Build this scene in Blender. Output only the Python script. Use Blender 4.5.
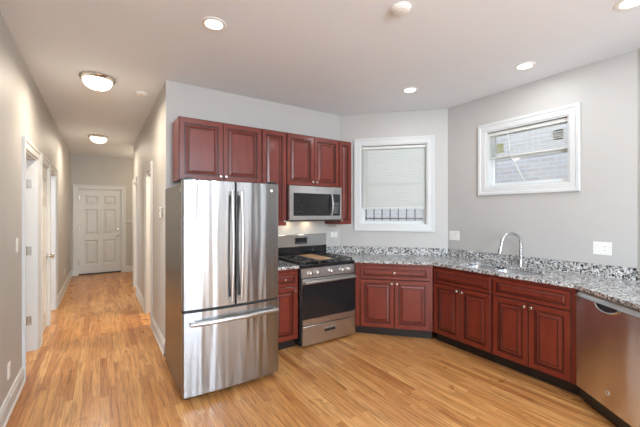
import bpy, bmesh, math, random
from mathutils import Vector, Matrix
random.seed(7)
for o in list(bpy.data.objects): bpy.data.objects.remove(o)
scene = bpy.context.scene
COL = scene.collection
R = math.radians

# ------------------------------------------------------------------ camera
CAM_H = 1.487; YAW = 33.7
cam_d = bpy.data.cameras.new('camera'); cam = bpy.data.objects.new('camera', cam_d); COL.objects.link(cam)
cam.location = (0, 0, CAM_H); cam.rotation_euler = (R(90), 0, R(-YAW))
cam_d.sensor_width = 36; cam_d.lens = 36 * 330 / 640; cam_d.clip_start = .02
cam_d.shift_y = -0.0008
scene.camera = cam
scene.view_settings.view_transform = 'Standard'; scene.view_settings.look = 'None'
scene.view_settings.gamma = 1; scene.view_settings.use_curve_mapping = False
scene.view_settings.exposure = -0.16

# ------------------------------------------------------------------ world + large lights
world = bpy.data.worlds.new('sky'); scene.world = world; world.use_nodes = True
wb = world.node_tree.nodes['Background']; wb.inputs[0].default_value = (.90, .95, 1, 1); wb.inputs[1].default_value = 2.6

def area(name, loc, rot, sx, sy, power, col):
    d = bpy.data.lights.new(name, 'AREA'); d.shape = 'RECTANGLE'; d.size = sx; d.size_y = sy; d.energy = power; d.color = col
    o = bpy.data.objects.new(name, d); COL.objects.link(o); o.location = loc; o.rotation_euler = rot
    return o
# daylight coming through the big windows of the living room behind the camera
DAY = (.74, .87, 1)
area('daylight', (.25, -6.0, 1.42), (R(112), 0, 0), 1.28, 1.85, 190, DAY)
# and through two unseen side windows, added to brighten the right and corner walls
area('daylight', (-.76, -4.2, 1.42), (R(112), 0, R(-90)), 1.08, 1.85, 150, DAY)
area('daylight', (-.76, -2.2, 1.42), (R(112), 0, R(-90)), 1.08, 1.85, 150, DAY)
def room_light(name, loc, power, col, rad=.15):
    d = bpy.data.lights.new(name, 'POINT'); d.energy = power; d.color = col; d.shadow_soft_size = rad
    o = bpy.data.objects.new(name, d); COL.objects.link(o); o.location = loc; return o
WARM = (1, .84, .62)
room_light('side_room_light', (-1.9, 5.2, 2.3), 110, (.88, .94, 1))
room_light('side_room_light', (1.6, 5.0, 2.3), 130, WARM)
room_light('entry_light', (1.3, 8.6, 2.4), 26, WARM)
DOWN_W = 5.5; DOWN_C = (.94, .97, 1)

# ------------------------------------------------------------------ materials
def nt(m):
    m.use_nodes = True; t = m.node_tree; return t, t.nodes, t.links, t.nodes['Principled BSDF']
def s2l(r, g, b):
    f = lambda c: (c/255/12.92 if c/255 <= .04045 else ((c/255+.055)/1.055)**2.4)
    return (f(r), f(g), f(b), 1)
def mat(name, col, rough=.5, metal=0, var=.04, scale=30, bump=0, stretch=(1, 1, 1), coat=0, spec=None):
    m = bpy.data.materials.new(name); t, N, L, b = nt(m)
    tc = N.new('ShaderNodeTexCoord'); mp = N.new('ShaderNodeMapping'); mp.inputs['Scale'].default_value = stretch
    no = N.new('ShaderNodeTexNoise'); no.inputs['Scale'].default_value = scale; no.inputs['Detail'].default_value = 3
    L.new(tc.outputs['Object'], mp.inputs['Vector']); L.new(mp.outputs[0], no.inputs['Vector'])
    cr = N.new('ShaderNodeValToRGB'); e = cr.color_ramp.elements
    e[0].position = .3; e[1].position = .7
    e[0].color = tuple(c*(1-var) for c in col[:3])+(1,); e[1].color = tuple(min(1, c*(1+var)) for c in col[:3])+(1,)
    L.new(no.outputs['Fac'], cr.inputs['Fac']); L.new(cr.outputs[0], b.inputs['Base Color'])
    b.inputs['Roughness'].default_value = rough; b.inputs['Metallic'].default_value = metal
    b.inputs['Coat Weight'].default_value = coat; b.inputs['Coat Roughness'].default_value = .15
    if spec is not None: b.inputs['Specular IOR Level'].default_value = spec
    if bump:
        bp = N.new('ShaderNodeBump'); bp.inputs['Strength'].default_value = bump; bp.inputs['Distance'].default_value = .01
        L.new(no.outputs['Fac'], bp.inputs['Height']); L.new(bp.outputs[0], b.inputs['Normal'])
    return m
def emis(name, col, strength):
    m = bpy.data.materials.new(name); t, N, L, b = nt(m)
    b.inputs['Base Color'].default_value = (.9, .9, .9, 1)
    b.inputs['Emission Color'].default_value = col; b.inputs['Emission Strength'].default_value = strength
    return m

M = {}
M['wall'] = mat('greige_paint', s2l(189, 186, 182), .55, var=.012, scale=3)
M['ceiling'] = mat('ceiling_paint', s2l(232, 236, 240), .8, var=.008, scale=2)
M['trim'] = mat('white_trim', s2l(210, 211, 210), .4, var=.01)
M['white_plastic'] = mat('white_plastic', s2l(236, 234, 228), .3, var=.01)
M['dark_slot'] = mat('dark_slot', s2l(70, 68, 64), .5)
M['nickel'] = mat('brushed_nickel', (.62, .59, .54, 1), .25, 1, var=.05)
M['chrome'] = mat('faucet_steel', (.60, .60, .59, 1), .22, 1, var=.03)
M['black'] = mat('black_enamel', (.012, .012, .014, 1), .18, var=.1)
M['iron'] = mat('cast_iron', (.045, .043, .040, 1), .35, var=.2, scale=60)
M['black_plastic'] = mat('black_plastic', (.015, .015, .016, 1), .4)
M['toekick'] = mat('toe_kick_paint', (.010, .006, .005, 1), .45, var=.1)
M['fridge_side'] = mat('grey_enamel', s2l(110, 102, 92), .26, .85, var=.04, scale=200)
M['griddle'] = mat('griddle_metal', s2l(196, 156, 112), .4, .2, var=.12, scale=25)
M['blind'] = mat('blind_vinyl', s2l(216, 217, 211), .5, var=.02)
M['sash'] = mat('window_vinyl', s2l(222, 226, 226), .4, var=.01)
M['bronze'] = mat('dark_sill', (.03, .025, .02, 1), .4)
M['display'] = mat('display_glass', (.014, .014, .015, 1), .14)
M['digits'] = emis('display_digits', (.75, .85, .9, 1), .6)
M['grey_print'] = mat('grey_print', s2l(120, 120, 120), .4)
M['yellow_print'] = mat('yellow_print', s2l(214, 214, 70), .5)
M['paper'] = mat('sticker_paper', s2l(225, 225, 220), .6)
M['badge'] = mat('badge_metal', (.8, .8, .8, 1), .3, .8)
M['ground'] = mat('outside_ground', s2l(120, 118, 112), .9, var=.2, scale=2)

def steel_mat(name, base, rough, amp, sx, sz, metal=1.0):
    m = bpy.data.materials.new(name); t, N, L, b = nt(m)
    tc = N.new('ShaderNodeTexCoord')
    mp = N.new('ShaderNodeMapping'); mp.inputs['Scale'].default_value = (sx, sx, sz); L.new(tc.outputs['Object'], mp.inputs['Vector'])
    n1 = N.new('ShaderNodeTexNoise'); n1.inputs['Scale'].default_value = 1; n1.inputs['Detail'].default_value = 1.0; L.new(mp.outputs[0], n1.inputs['Vector'])
    bp = N.new('ShaderNodeBump'); bp.inputs['Strength'].default_value = 1; bp.inputs['Distance'].default_value = amp
    L.new(n1.outputs['Fac'], bp.inputs['Height']); L.new(bp.outputs[0], b.inputs['Normal'])
    mp2 = N.new('ShaderNodeMapping'); mp2.inputs['Scale'].default_value = (2, 2, 90); L.new(tc.outputs['Object'], mp2.inputs['Vector'])
    n2 = N.new('ShaderNodeTexNoise'); n2.inputs['Scale'].default_value = 1; L.new(mp2.outputs[0], n2.inputs['Vector'])
    mr = N.new('ShaderNodeMapRange'); mr.inputs['To Min'].default_value = rough*.95; mr.inputs['To Max'].default_value = rough*1.06
    L.new(n2.outputs['Fac'], mr.inputs['Value']); L.new(mr.outputs[0], b.inputs['Roughness'])
    b.inputs['Base Color'].default_value = base; b.inputs['Metallic'].default_value = metal
    b.inputs['Anisotropic'].default_value = .85; b.inputs['Anisotropic Rotation'].default_value = .25
    tg = N.new('ShaderNodeTangent'); tg.direction_type = 'RADIAL'; tg.axis = 'Z'; L.new(tg.outputs[0], b.inputs['Tangent'])
    return m
M['steel'] = steel_mat('stainless_steel', (.35, .36, .37, 1), .25, .010, 12, .7)
M['steel_smooth'] = steel_mat('stainless_panel', (.80, .80, .80, 1), .26, .010, 3.5, .5)
M['steel_plain'] = steel_mat('stainless_trim', (.60, .60, .60, 1), .30, .001, 4, 1)
M['sink'] = steel_mat('sink_steel', (.85, .87, .9, 1), .35, .001, 4, 4)

def wood_mat(name, c1, c2, rough=.38):
    m = bpy.data.materials.new(name); t, N, L, b = nt(m)
    tc = N.new('ShaderNodeTexCoord'); mp = N.new('ShaderNodeMapping'); mp.inputs['Scale'].default_value = (9, 9, 1.6)
    L.new(tc.outputs['Object'], mp.inputs['Vector'])
    n = N.new('ShaderNodeTexNoise'); n.inputs['Scale'].default_value = 2.5; n.inputs['Detail'].default_value = 6; n.inputs['Roughness'].default_value = .6
    L.new(mp.outputs[0], n.inputs['Vector'])
    cr = N.new('ShaderNodeValToRGB'); cr.color_ramp.elements[0].position = .15; cr.color_ramp.elements[1].position = .9
    cr.color_ramp.elements[0].color = c1; cr.color_ramp.elements[1].color = c2
    L.new(n.outputs['Fac'], cr.inputs['Fac']); L.new(cr.outputs[0], b.inputs['Base Color'])
    b.inputs['Roughness'].default_value = rough; b.inputs['Coat Weight'].default_value = .2; b.inputs['Coat Roughness'].default_value = .12
    return m
M['cherry'] = wood_mat('cherry_wood', s2l(92, 27, 18), s2l(128, 47, 28))
M['glaze'] = wood_mat('dark_glaze', s2l(30, 9, 7), s2l(46, 15, 12), .35)

def floor_mat():
    m = bpy.data.materials.new('oak_strip_floor'); t, N, L, b = nt(m)
    def math_(op, a, c=None):
        n = N.new('ShaderNodeMath'); n.operation = op
        for i, v in enumerate((a, c)):
            if v is None: continue
            if isinstance(v, (int, float)): n.inputs[i].default_value = v
            else: L.new(v, n.inputs[i])
        return n.outputs[0]
    tc = N.new('ShaderNodeTexCoord'); sp = N.new('ShaderNodeSeparateXYZ'); L.new(tc.outputs['Object'], sp.inputs[0])
    X, Y = sp.outputs[0], sp.outputs[1]
    W = .060; LEN = .85
    u = math_('DIVIDE', X, W); row = math_('FLOOR', u); fu = math_('SUBTRACT', u, row)
    wn = N.new('ShaderNodeTexWhiteNoise'); wn.noise_dimensions = '1D'; L.new(row, wn.inputs['W'])
    off = math_('MULTIPLY', wn.outputs['Value'], 7.3)
    v = math_('ADD', math_('DIVIDE', Y, LEN), off); cell = math_('FLOOR', v); fv = math_('SUBTRACT', v, cell)
    cb = N.new('ShaderNodeCombineXYZ'); L.new(row, cb.inputs[0]); L.new(cell, cb.inputs[1])
    w2 = N.new('ShaderNodeTexWhiteNoise'); w2.noise_dimensions = '3D'; L.new(cb.outputs[0], w2.inputs['Vector'])
    cr = N.new('ShaderNodeValToRGB'); el = cr.color_ramp.elements
    el[0].position = 0; el[0].color = s2l(178, 114, 62); el[1].position = 1; el[1].color = s2l(218, 164, 104)
    a = el.new(.18); a.color = s2l(196, 136, 78); a = el.new(.6); a.color = s2l(205, 146, 87)
    L.new(w2.outputs['Value'], cr.inputs['Fac'])
    # grain
    cg = N.new('ShaderNodeCombineXYZ'); L.new(math_('MULTIPLY', X, 55.), cg.inputs[0]); L.new(math_('ADD', math_('MULTIPLY', Y, 2.6), math_('MULTIPLY', w2.outputs['Value'], 50.)), cg.inputs[1]); L.new(cell, cg.inputs[2])
    ng = N.new('ShaderNodeTexNoise'); ng.inputs['Scale'].default_value = 1.; ng.inputs['Detail'].default_value = 5; ng.inputs['Distortion'].default_value = 1.1
    L.new(cg.outputs[0], ng.inputs['Vector'])
    gr = N.new('ShaderNodeValToRGB'); gr.color_ramp.elements[0].position = .30; gr.color_ramp.elements[0].color = (.42, .33, .25, 1)
    gr.color_ramp.elements[1].position = .58; gr.color_ramp.elements[1].color = (1, 1, 1, 1); L.new(ng.outputs['Fac'], gr.inputs['Fac'])
    mx = N.new('ShaderNodeMix'); mx.data_type = 'RGBA'; mx.blend_type = 'MULTIPLY'; mx.inputs[0].default_value = .85
    L.new(cr.outputs[0], mx.inputs[6]); L.new(gr.outputs[0], mx.inputs[7])
    # gaps
    g1 = math_('LESS_THAN', fu, .035); g2 = math_('LESS_THAN', fv, .004); g = math_('MAXIMUM', g1, g2)
    mg = N.new('ShaderNodeMix'); mg.data_type = 'RGBA'; L.new(math_('MULTIPLY', g, .55), mg.inputs[0]); L.new(mx.outputs[2], mg.inputs[6]); mg.inputs[7].default_value = (.12, .055, .02, 1)
    L.new(mg.outputs[2], b.inputs['Base Color'])
    n3 = N.new('ShaderNodeTexNoise'); n3.inputs['Scale'].default_value = 3; L.new(tc.outputs['Object'], n3.inputs['Vector'])
    mr = N.new('ShaderNodeMapRange'); mr.inputs['To Min'].default_value = .22; mr.inputs['To Max'].default_value = .38; L.new(n3.outputs['Fac'], mr.inputs['Value']); L.new(mr.outputs[0], b.inputs['Roughness'])
    bp = N.new('ShaderNodeBump'); bp.inputs['Strength'].default_value = .15; bp.inputs['Distance'].default_value = .004; L.new(ng.outputs['Fac'], bp.inputs['Height']); L.new(bp.outputs[0], b.inputs['Normal'])
    return m
M['floor'] = floor_mat()

def granite_mat():
    m = bpy.data.materials.new('speckled_granite'); t, N, L, b = nt(m)
    tc = N.new('ShaderNodeTexCoord')
    n0 = N.new('ShaderNodeTexNoise'); n0.inputs['Scale'].default_value = 60; n0.inputs['Detail'].default_value = 2; L.new(tc.outputs['Object'], n0.inputs['Vector'])
    mixv = N.new('ShaderNodeMix'); mixv.data_type = 'RGBA'; mixv.blend_type = 'LINEAR_LIGHT'; mixv.inputs[0].default_value = .02
    L.new(tc.outputs['Object'], mixv.inputs[6]); L.new(n0.outputs['Color'], mixv.inputs[7])
    vo = N.new('ShaderNodeTexVoronoi'); vo.inputs['Scale'].default_value = 95; L.new(mixv.outputs[2], vo.inputs['Vector'])
    sp = N.new('ShaderNodeSeparateColor'); L.new(vo.outputs['Color'], sp.inputs[0])
    cr = N.new('ShaderNodeValToRGB'); cr.color_ramp.interpolation = 'CONSTANT'; el = cr.color_ramp.elements
    el[0].position = 0; el[0].color = s2l(48, 47, 50)
    el[1].position = .26; el[1].color = s2l(120, 117, 114)
    for p, c in ((.40, (180, 174, 164)), (.50, (206, 205, 202)), (.72, (226, 227, 228))):
        a = el.new(p); a.color = s2l(*c)
    L.new(sp.outputs[0], cr.inputs['Fac'])
    n2 = N.new('ShaderNodeTexNoise'); n2.inputs['Scale'].default_value = 14; n2.inputs['Detail'].default_value = 4; L.new(tc.outputs['Object'], n2.inputs['Vector'])
    r2 = N.new('ShaderNodeValToRGB'); r2.color_ramp.elements[0].position = .42; r2.color_ramp.elements[1].position = .60
    r2.color_ramp.elements[0].color = (.62, .60, .58, 1); r2.color_ramp.elements[1].color = (1.0, 1.0, 1.0, 1); L.new(n2.outputs['Fac'], r2.inputs['Fac'])
    mx = N.new('ShaderNodeMix'); mx.data_type = 'RGBA'; mx.blend_type = 'MULTIPLY'; mx.inputs[0].default_value = .6
    L.new(cr.outputs[0], mx.inputs[6]); L.new(r2.outputs[0], mx.inputs[7]); L.new(mx.outputs[2], b.inputs['Base Color'])
    b.inputs['Roughness'].default_value = .12
    return m
M['granite'] = granite_mat()

def brick_mat():
    m = bpy.data.materials.new('outside_brick'); t, N, L, b = nt(m)
    tc = N.new('ShaderNodeTexCoord'); mp = N.new('ShaderNodeMapping'); mp.inputs['Rotation'].default_value = (R(90), 0, R(90))
    sp = N.new('ShaderNodeSeparateXYZ'); L.new(tc.outputs['Object'], sp.inputs[0]); cb = N.new('ShaderNodeCombineXYZ')
    L.new(sp.outputs[1], cb.inputs[0]); L.new(sp.outputs[2], cb.inputs[1])
    br = N.new('ShaderNodeTexBrick'); L.new(cb.outputs[0], br.inputs['Vector'])
    br.inputs['Color1'].default_value = s2l(226, 219, 214); br.inputs['Color2'].default_value = s2l(214, 205, 202); br.inputs['Mortar'].default_value = s2l(226, 226, 230)
    br.inputs['Scale'].default_value = 1; br.inputs['Brick Width'].default_value = .22; br.inputs['Row Height'].default_value = .075; br.inputs['Mortar Size'].default_value = .012
    L.new(br.outputs['Color'], b.inputs['Base Color']); b.inputs['Roughness'].default_value = .9
    return m
M['brick'] = brick_mat()
def glass_mat():
    m = bpy.data.materials.new('window_glass'); t, N, L, b = nt(m)
    out = N['Material Output']; tr = N.new('ShaderNodeBsdfTransparent'); tr.inputs[0].default_value = (.94, .97, 1, 1)
    gl = N.new('ShaderNodeBsdfGlossy'); gl.inputs['Roughness'].default_value = .02
    fr = N.new('ShaderNodeFresnel'); fr.inputs['IOR'].default_value = 1.5
    nz = N.new('ShaderNodeTexNoise'); nz.inputs['Scale'].default_value = .8
    bp = N.new('ShaderNodeBump'); bp.inputs['Strength'].default_value = .0; L.new(nz.outputs['Fac'], bp.inputs['Height']); L.new(bp.outputs[0], gl.inputs['Normal'])
    mx = N.new('ShaderNodeMixShader'); L.new(fr.outputs[0], mx.inputs[0]); L.new(tr.outputs[0], mx.inputs[1]); L.new(gl.outputs[0], mx.inputs[2])
    L.new(mx.outputs[0], out.inputs['Surface']); N.remove(b)
    return m
M['glass'] = glass_mat()
M['lens'] = emis('lamp_lens', (1, .97, .92, 1), 6)
M['bowl'] = emis('lamp_bowl', (1, .90, .74, 1), 3.2)
M['led'] = emis('cooktop_lamp_lens', (1, .8, .5, 1), 6)

# ------------------------------------------------------------------ mesh helpers
class MB:
    def __init__(s): s.bm = bmesh.new(); s.mi = 0
    def _q(s, vs):
        try:
            f = s.bm.faces.new(vs); f.material_index = s.mi; return f
        except ValueError: return None
    def box(s, x0, x1, y0, y1, z0, z1, bevel=0, seg=1):
        v = [s.bm.verts.new(p) for p in ((x0,y0,z0),(x1,y0,z0),(x1,y1,z0),(x0,y1,z0),(x0,y0,z1),(x1,y0,z1),(x1,y1,z1),(x0,y1,z1))]
        fs = [s._q([v[i] for i in q]) for q in ((3,2,1,0),(4,5,6,7),(0,1,5,4),(1,2,6,5),(2,3,7,6),(3,0,4,7))]
        if bevel:
            es = list({e for f in fs for e in f.edges})
            r = bmesh.ops.bevel(s.bm, geom=es, offset=bevel, segments=seg, affect='EDGES', profile=.5)
            for f in r['faces']: f.material_index = s.mi
        return s
    def prism(s, pts, z0, z1):          # pts xy ccw
        a = [s.bm.verts.new((x, y, z0)) for x, y in pts]; b = [s.bm.verts.new((x, y, z1)) for x, y in pts]
        s._q(a[::-1]); s._q(b); n = len(pts)
        for i in range(n): s._q([a[i], a[(i+1) % n], b[(i+1) % n], b[i]])
        return s
    def profx(s, pts, x0, x1):          # (y,z) profile extruded along x
        a = [s.bm.verts.new((x0, y, z)) for y, z in pts]; b = [s.bm.verts.new((x1, y, z)) for y, z in pts]
        s._q(a[::-1]); s._q(b); n = len(pts)
        for i in range(n): s._q([a[i], a[(i+1) % n], b[(i+1) % n], b[i]])
        return s
    def tube(s, pts, r, seg=12, caps=True, sx=1.0):
        pts = [Vector(p) for p in pts]; n = len(pts); rr = r if isinstance(r, (list, tuple)) else [r]*n
        rings = []; up = None
        for i, p in enumerate(pts):
            d = (pts[min(i+1, n-1)]-pts[max(i-1, 0)]).normalized()
            if up is None:
                up = Vector((0, 0, 1)) if abs(d.z) < .9 else Vector((0, 1, 0))
            sd = d.cross(up).normalized(); u2 = sd.cross(d).normalized(); up = u2
            rings.append([s.bm.verts.new(p + (sd*math.cos(2*math.pi*k/seg)*sx + u2*math.sin(2*math.pi*k/seg))*rr[i]) for k in range(seg)])
        for a, b in zip(rings, rings[1:]):
            for k in range(seg): s._q([a[k], a[(k+1) % seg], b[(k+1) % seg], b[k]])
        if caps: s._q(rings[0][::-1]); s._q(rings[-1])
        return s
    def lathe(s, prof, seg=24, origin=(0, 0, 0), axis='z'):   # prof: (r, h)
        rings = []
        o = Vector(origin)
        def P(r, h, a):
            c, sn = r*math.cos(a), r*math.sin(a)
            if axis == 'z': return o+Vector((c, sn, h))
            if axis == 'y': return o+Vector((c, -h, sn))       # h sticks out towards -y
        for r, h in prof:
            if r < 1e-6: rings.append([s.bm.verts.new(P(0, h, 0))])
            else: rings.append([s.bm.verts.new(P(r, h, 2*math.pi*k/seg)) for k in range(seg)])
        for a, b in zip(rings, rings[1:]):
            for k in range(seg):
                k2 = (k+1) % seg
                if len(a) == 1 and len(b) == 1: continue
                if len(a) == 1: s._q([a[0], b[k2], b[k]])
                elif len(b) == 1: s._q([a[k], a[k2], b[0]])
                else: s._q([a[k], a[k2], b[k2], b[k]])
        return s
    def rings(s, x0, x1, z0, z1, prof, mis=None):   # concentric rectangles; prof (inset, y); last closed
        rs = []
        for ins, y in prof:
            rs.append([s.bm.verts.new(p) for p in ((x0+ins, y, z0+ins), (x1-ins, y, z0+ins), (x1-ins, y, z1-ins), (x0+ins, y, z1-ins))])
        for i, (a, b) in enumerate(zip(rs, rs[1:])):
            s.mi = mis[i] if mis else 0
            for k in range(4): s._q([a[k], a[(k+1) % 4], b[(k+1) % 4], b[k]])
        s.mi = 0
        s._q(rs[-1]); s._q(rs[0][::-1]); return s
    def sweep(s, path, prof, closed):   # mitred moulding in the xz plane. path (x,z) going clockwise round the hole; prof (outward offset, y)
        n = len(path); rs = []
        for i, p in enumerate(path):
            p = Vector(p)
            def nrm(a, b): d = (Vector(b)-Vector(a)).normalized(); return Vector((-d.y, d.x))
            pv = path[(i-1) % n]; nx = path[(i+1) % n]
            if not closed and i == 0: m = nrm(p, nx)
            elif not closed and i == n-1: m = nrm(pv, p)
            else:
                a, b = nrm(pv, p), nrm(p, nx); m = (a+b)/(1+a.dot(b))
            rs.append([s.bm.verts.new((p.x+m.x*o, y, p.y+m.y*o)) for o, y in prof])
        k = len(prof)
        pr = list(zip(rs, rs[1:]))+([(rs[-1], rs[0])] if closed else [])
        for a, b in pr:
            for j in range(k): s._q([a[j], a[(j+1) % k], b[(j+1) % k], b[j]])
        if not closed: s._q(rs[0][::-1]); s._q(rs[-1])
        return s
    def build(s, name, mats, parent=None, loc=None, rotz=None, smooth=False):
        bmesh.ops.recalc_face_normals(s.bm, faces=s.bm.faces[:])
        me = bpy.data.meshes.new(name); s.bm.to_mesh(me); s.bm.free()
        for m in (mats if isinstance(mats, (list, tuple)) else [mats]): me.materials.append(m)
        if smooth:
            for p in me.polygons: p.use_smooth = True
            me.set_sharp_from_angle(angle=R(40))
        o = bpy.data.objects.new(name, me); COL.objects.link(o)
        if parent: o.parent = parent
        if loc: o.location = loc
        if rotz is not None: o.rotation_euler = (0, 0, rotz)
        return o
def thing(name, label, cat, loc=(0, 0, 0), rotz=0, group=None):
    o = bpy.data.objects.new(name, None); COL.objects.link(o); o.empty_display_size = .1
    o.location = loc; o.rotation_euler = (0, 0, rotz); o['label'] = label; o['category'] = cat
    if group: o['group'] = group
    return o
def tag(o, label, cat, group=None):
    o['label'] = label; o['category'] = cat
    if group: o['group'] = group
    return o
def structure(o, label=None, cat=None):
    o['kind'] = 'structure'
    if label: o['label'] = label
    if cat: o['category'] = cat
    return o
def sthing(name, label, cat, loc, rotz):
    return structure(thing(name, label, cat, loc, rotz))
def copy_tree(o, parent=None):
    c = o.copy(); COL.objects.link(c)
    if parent: c.parent = parent
    for ch in [x for x in COL.objects if x.parent == o and x != c]: copy_tree(ch, c)
    return c
def text_mesh(name, body, size, m, parent, loc, rot, depth=.0006):
    cu = bpy.data.curves.new(name, 'FONT'); cu.body = body; cu.size = size; cu.extrude = depth; cu.align_x = 'CENTER'; cu.align_y = 'CENTER'
    t = bpy.data.objects.new(name, cu); COL.objects.link(t)
    dg = bpy.context.evaluated_depsgraph_get(); me = bpy.data.meshes.new_from_object(t.evaluated_get(dg))
    bpy.data.objects.remove(t)
    o = bpy.data.objects.new(name, me); COL.objects.link(o); me.materials.clear(); me.materials.append(m)
    o.parent = parent; o.location = loc; o.rotation_euler = rot
    return o

# ------------------------------------------------------------------ plan
H = 2.877; XL = -.573; XH = .575; YB = 3.766; YE = 9.7; YC = 7.74; YR = -5.8; TH = .14
V2 = lambda x, y: Vector((x, y))
def dirv(a): return V2(math.cos(R(a)), math.sin(R(a)))
A2, A3, A4 = -47.0, -91.5, -128.5
u2, u3, u4 = dirv(A2), dirv(A3), dirv(A4)
def inn(u): return V2(u.y, -u.x)
n2, n3, n4 = inn(u2), inn(u3), inn(u4)
C2 = V2(2.85, YB); C3 = C2+u2*((3.842-2.85)/u2.x); C4 = C3+u3*1.868; C5 = C4+u4*1.50
def corner(P, ua, ub, a, b):
    na, nb = inn(ua), inn(ub); A = P+na*a; B = P+nb*b
    det = ua.x*(-ub.y)+ub.x*ua.y
    d = B-A; s_ = (d.x*(-ub.y)+ub.x*d.y)/det
    return A+ua*s_

def wall(name, P, ang, L, openings=(), z1=H, th=TH, m=None):
    xs = sorted({0, L, *[a for o in openings for a in o[:2]]}); zs = sorted({0, z1, *[a for o in openings for a in o[2:]]})
    mb = MB(); bm = mb.bm
    def solid(i, j):
        if i < 0 or j < 0 or i >= len(xs)-1 or j >= len(zs)-1: return False
        cx, cz = (xs[i]+xs[i+1])/2, (zs[j]+zs[j+1])/2
        return not any(o[0] < cx < o[1] and o[2] < cz < o[3] for o in openings)
    vc = {}
    def v(x, y, z):
        k = (round(x, 5), round(y, 5), round(z, 5))
        if k not in vc: vc[k] = bm.verts.new(k)
        return vc[k]
    for i in range(len(xs)-1):
        for j in range(len(zs)-1):
            if not solid(i, j): continue
            x0, x1, a, b = xs[i], xs[i+1], zs[j], zs[j+1]
            mb._q([v(x0,0,a), v(x1,0,a), v(x1,0,b), v(x0,0,b)]); mb._q([v(x0,th,b), v(x1,th,b), v(x1,th,a), v(x0,th,a)])
            if not solid(i-1, j): mb._q([v(x0,0,a), v(x0,0,b), v(x0,th,b), v(x0,th,a)])
            if not solid(i+1, j): mb._q([v(x1,0,b), v(x1,0,a), v(x1,th,a), v(x1,th,b)])
            if not solid(i, j-1): mb._q([v(x0,0,a), v(x0,th,a), v(x1,th,a), v(x1,0,a)])
            if not solid(i, j+1): mb._q([v(x0,0,b), v(x1,0,b), v(x1,th,b), v(x0,th,b)])
    return structure(mb.build(name, m or M['wall'], loc=(P[0], P[1], 0), rotz=R(ang)))

DH = 2.075
L1 = (3.975, 4.70); L2 = (4.99, 5.60); L3 = (5.68, 6.50)
SW = [(-4.75, -3.65), (-2.75, -1.65)]  # openings of the unseen side windows added for fill light
R1 = (4.89, 5.50); R2 = (7.04, 7.60)
wall('wall_left', (XL, YR), 90, YE-YR, [(a-YR, b-YR, 0, DH) for a, b in (L1, L2, L3)]+[(a-YR, b-YR, .45, 2.4) for a, b in SW])
wall('wall_hall_right', (XH, YC), -90, YC-YB-TH, [(YC-b, YC-a, 0, DH) for a, b in (R1, R2)])
wall('wall_entry_near', (1.9, YC), 180, 1.9-XH-TH, th=TH)
wall('wall_entry_right', (1.9, YE), -90, YE-YC+TH)
DX0, DX1 = -.44, .458
wall('wall_far', (XL-TH, YE), 0, 1.9+TH-XL+TH, [(DX0-XL+TH, DX1-XL+TH, 0, 2.07)])
wall('wall_back', (XH, YB), 0, C2.x-XH)
W2 = (.300, 1.195, 1.325, 2.435)       # s0,s1,z0,z1 of opening in corner wall
W3 = (.530, 1.375, 1.787, 2.447)
wall('wall_corner', C2, A2, (C3-C2).length, [W2])
wall('wall_right', C3, A3, (C4-C3).length, [W3])
wall('wall_right_near', C4, A4, 1.50)
wall('wall_living_room', C5, -90, C5.y-YR)
wins = [(C5.x-.90, C5.x+.40)]
wall('wall_rear', (C5.x, YR), 180, C5.x-XL, [(a, b, .45, 2.4) for a, b in wins])
# side rooms glimpsed through the hall doorways
wall('wall_side_room_left', (-2.9, 3.4), 90, YE-3.4); wall('wall_side_room_near', (XL-TH, 3.6), 180, 2.3, th=.1)
wall('wall_side_room_right', (2.8, YC-TH), -90, YC-TH-YB-TH)
P = [(-3.2, YR-.2), (C5.x+.2, YR-.2), (C5.x+.2, C5.y+.1), tuple(C4-n3*.1-n4*.15), tuple(C3-n3*.15-n2*.1), tuple(C2-n2*.2), (3.1, 4.2), (3.1, YE+.2), (-3.2, YE+.2)]
structure(MB().prism(P, -.12, 0).build('floor', M['floor']))
structure(MB().prism(P, H, H+.15).build('ceiling', M['ceiling']))

# ------------------------------------------------------------------ trim
CAS = [(0, 0), (0, -.012), (.008, -.016), (.055, -.018), (.062, -.024), (.086, -.026), (.092, -.022), (.092, 0)]
def door_casing(parent, x0, x1, z1):   # on local wall plane y=0, opening x0..x1
    MB().sweep([(x0, 0), (x0, z1), (x1, z1), (x1, 0)], CAS, False).build('casing', M['trim'], parent)
def jamb(parent, x0, x1, z1, th=TH):
    MB().box(x0-.001, x0+.015, -.004, th+.004, 0, z1).box(x1-.015, x1+.001, -.004, th+.004, 0, z1).box(x0+.015, x1-.015, -.004, th+.004, z1-.015, z1+.001).build('jamb', M['trim'], parent)
def hinge(parent, x, y, z, name='hinge'):
    MB().box(x-.014, x+.014, y-.003, y+.001, z-.045, z+.045).tube([(x, y-.006, z-.048), (x, y-.006, z+.048)], .006, 8).build(name, M['nickel'], parent)
def knob_set(parent, x, y, z, k=1.0, m='nickel', name='knob', seg=16):
    return MB().lathe([(0, 0), (.030*k, 0), (.030*k, .006*k), (.012*k, .010*k), (.011*k, .030*k), (.022*k, .036*k), (.028*k, .048*k), (.024*k, .060*k), (.010*k, .066*k), (0, .066*k)], seg, (x, y, z), 'y').build(name, M[m], parent, smooth=True)
DOORP = [(0, .035), (0, .001), (.001, 0)]
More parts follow.
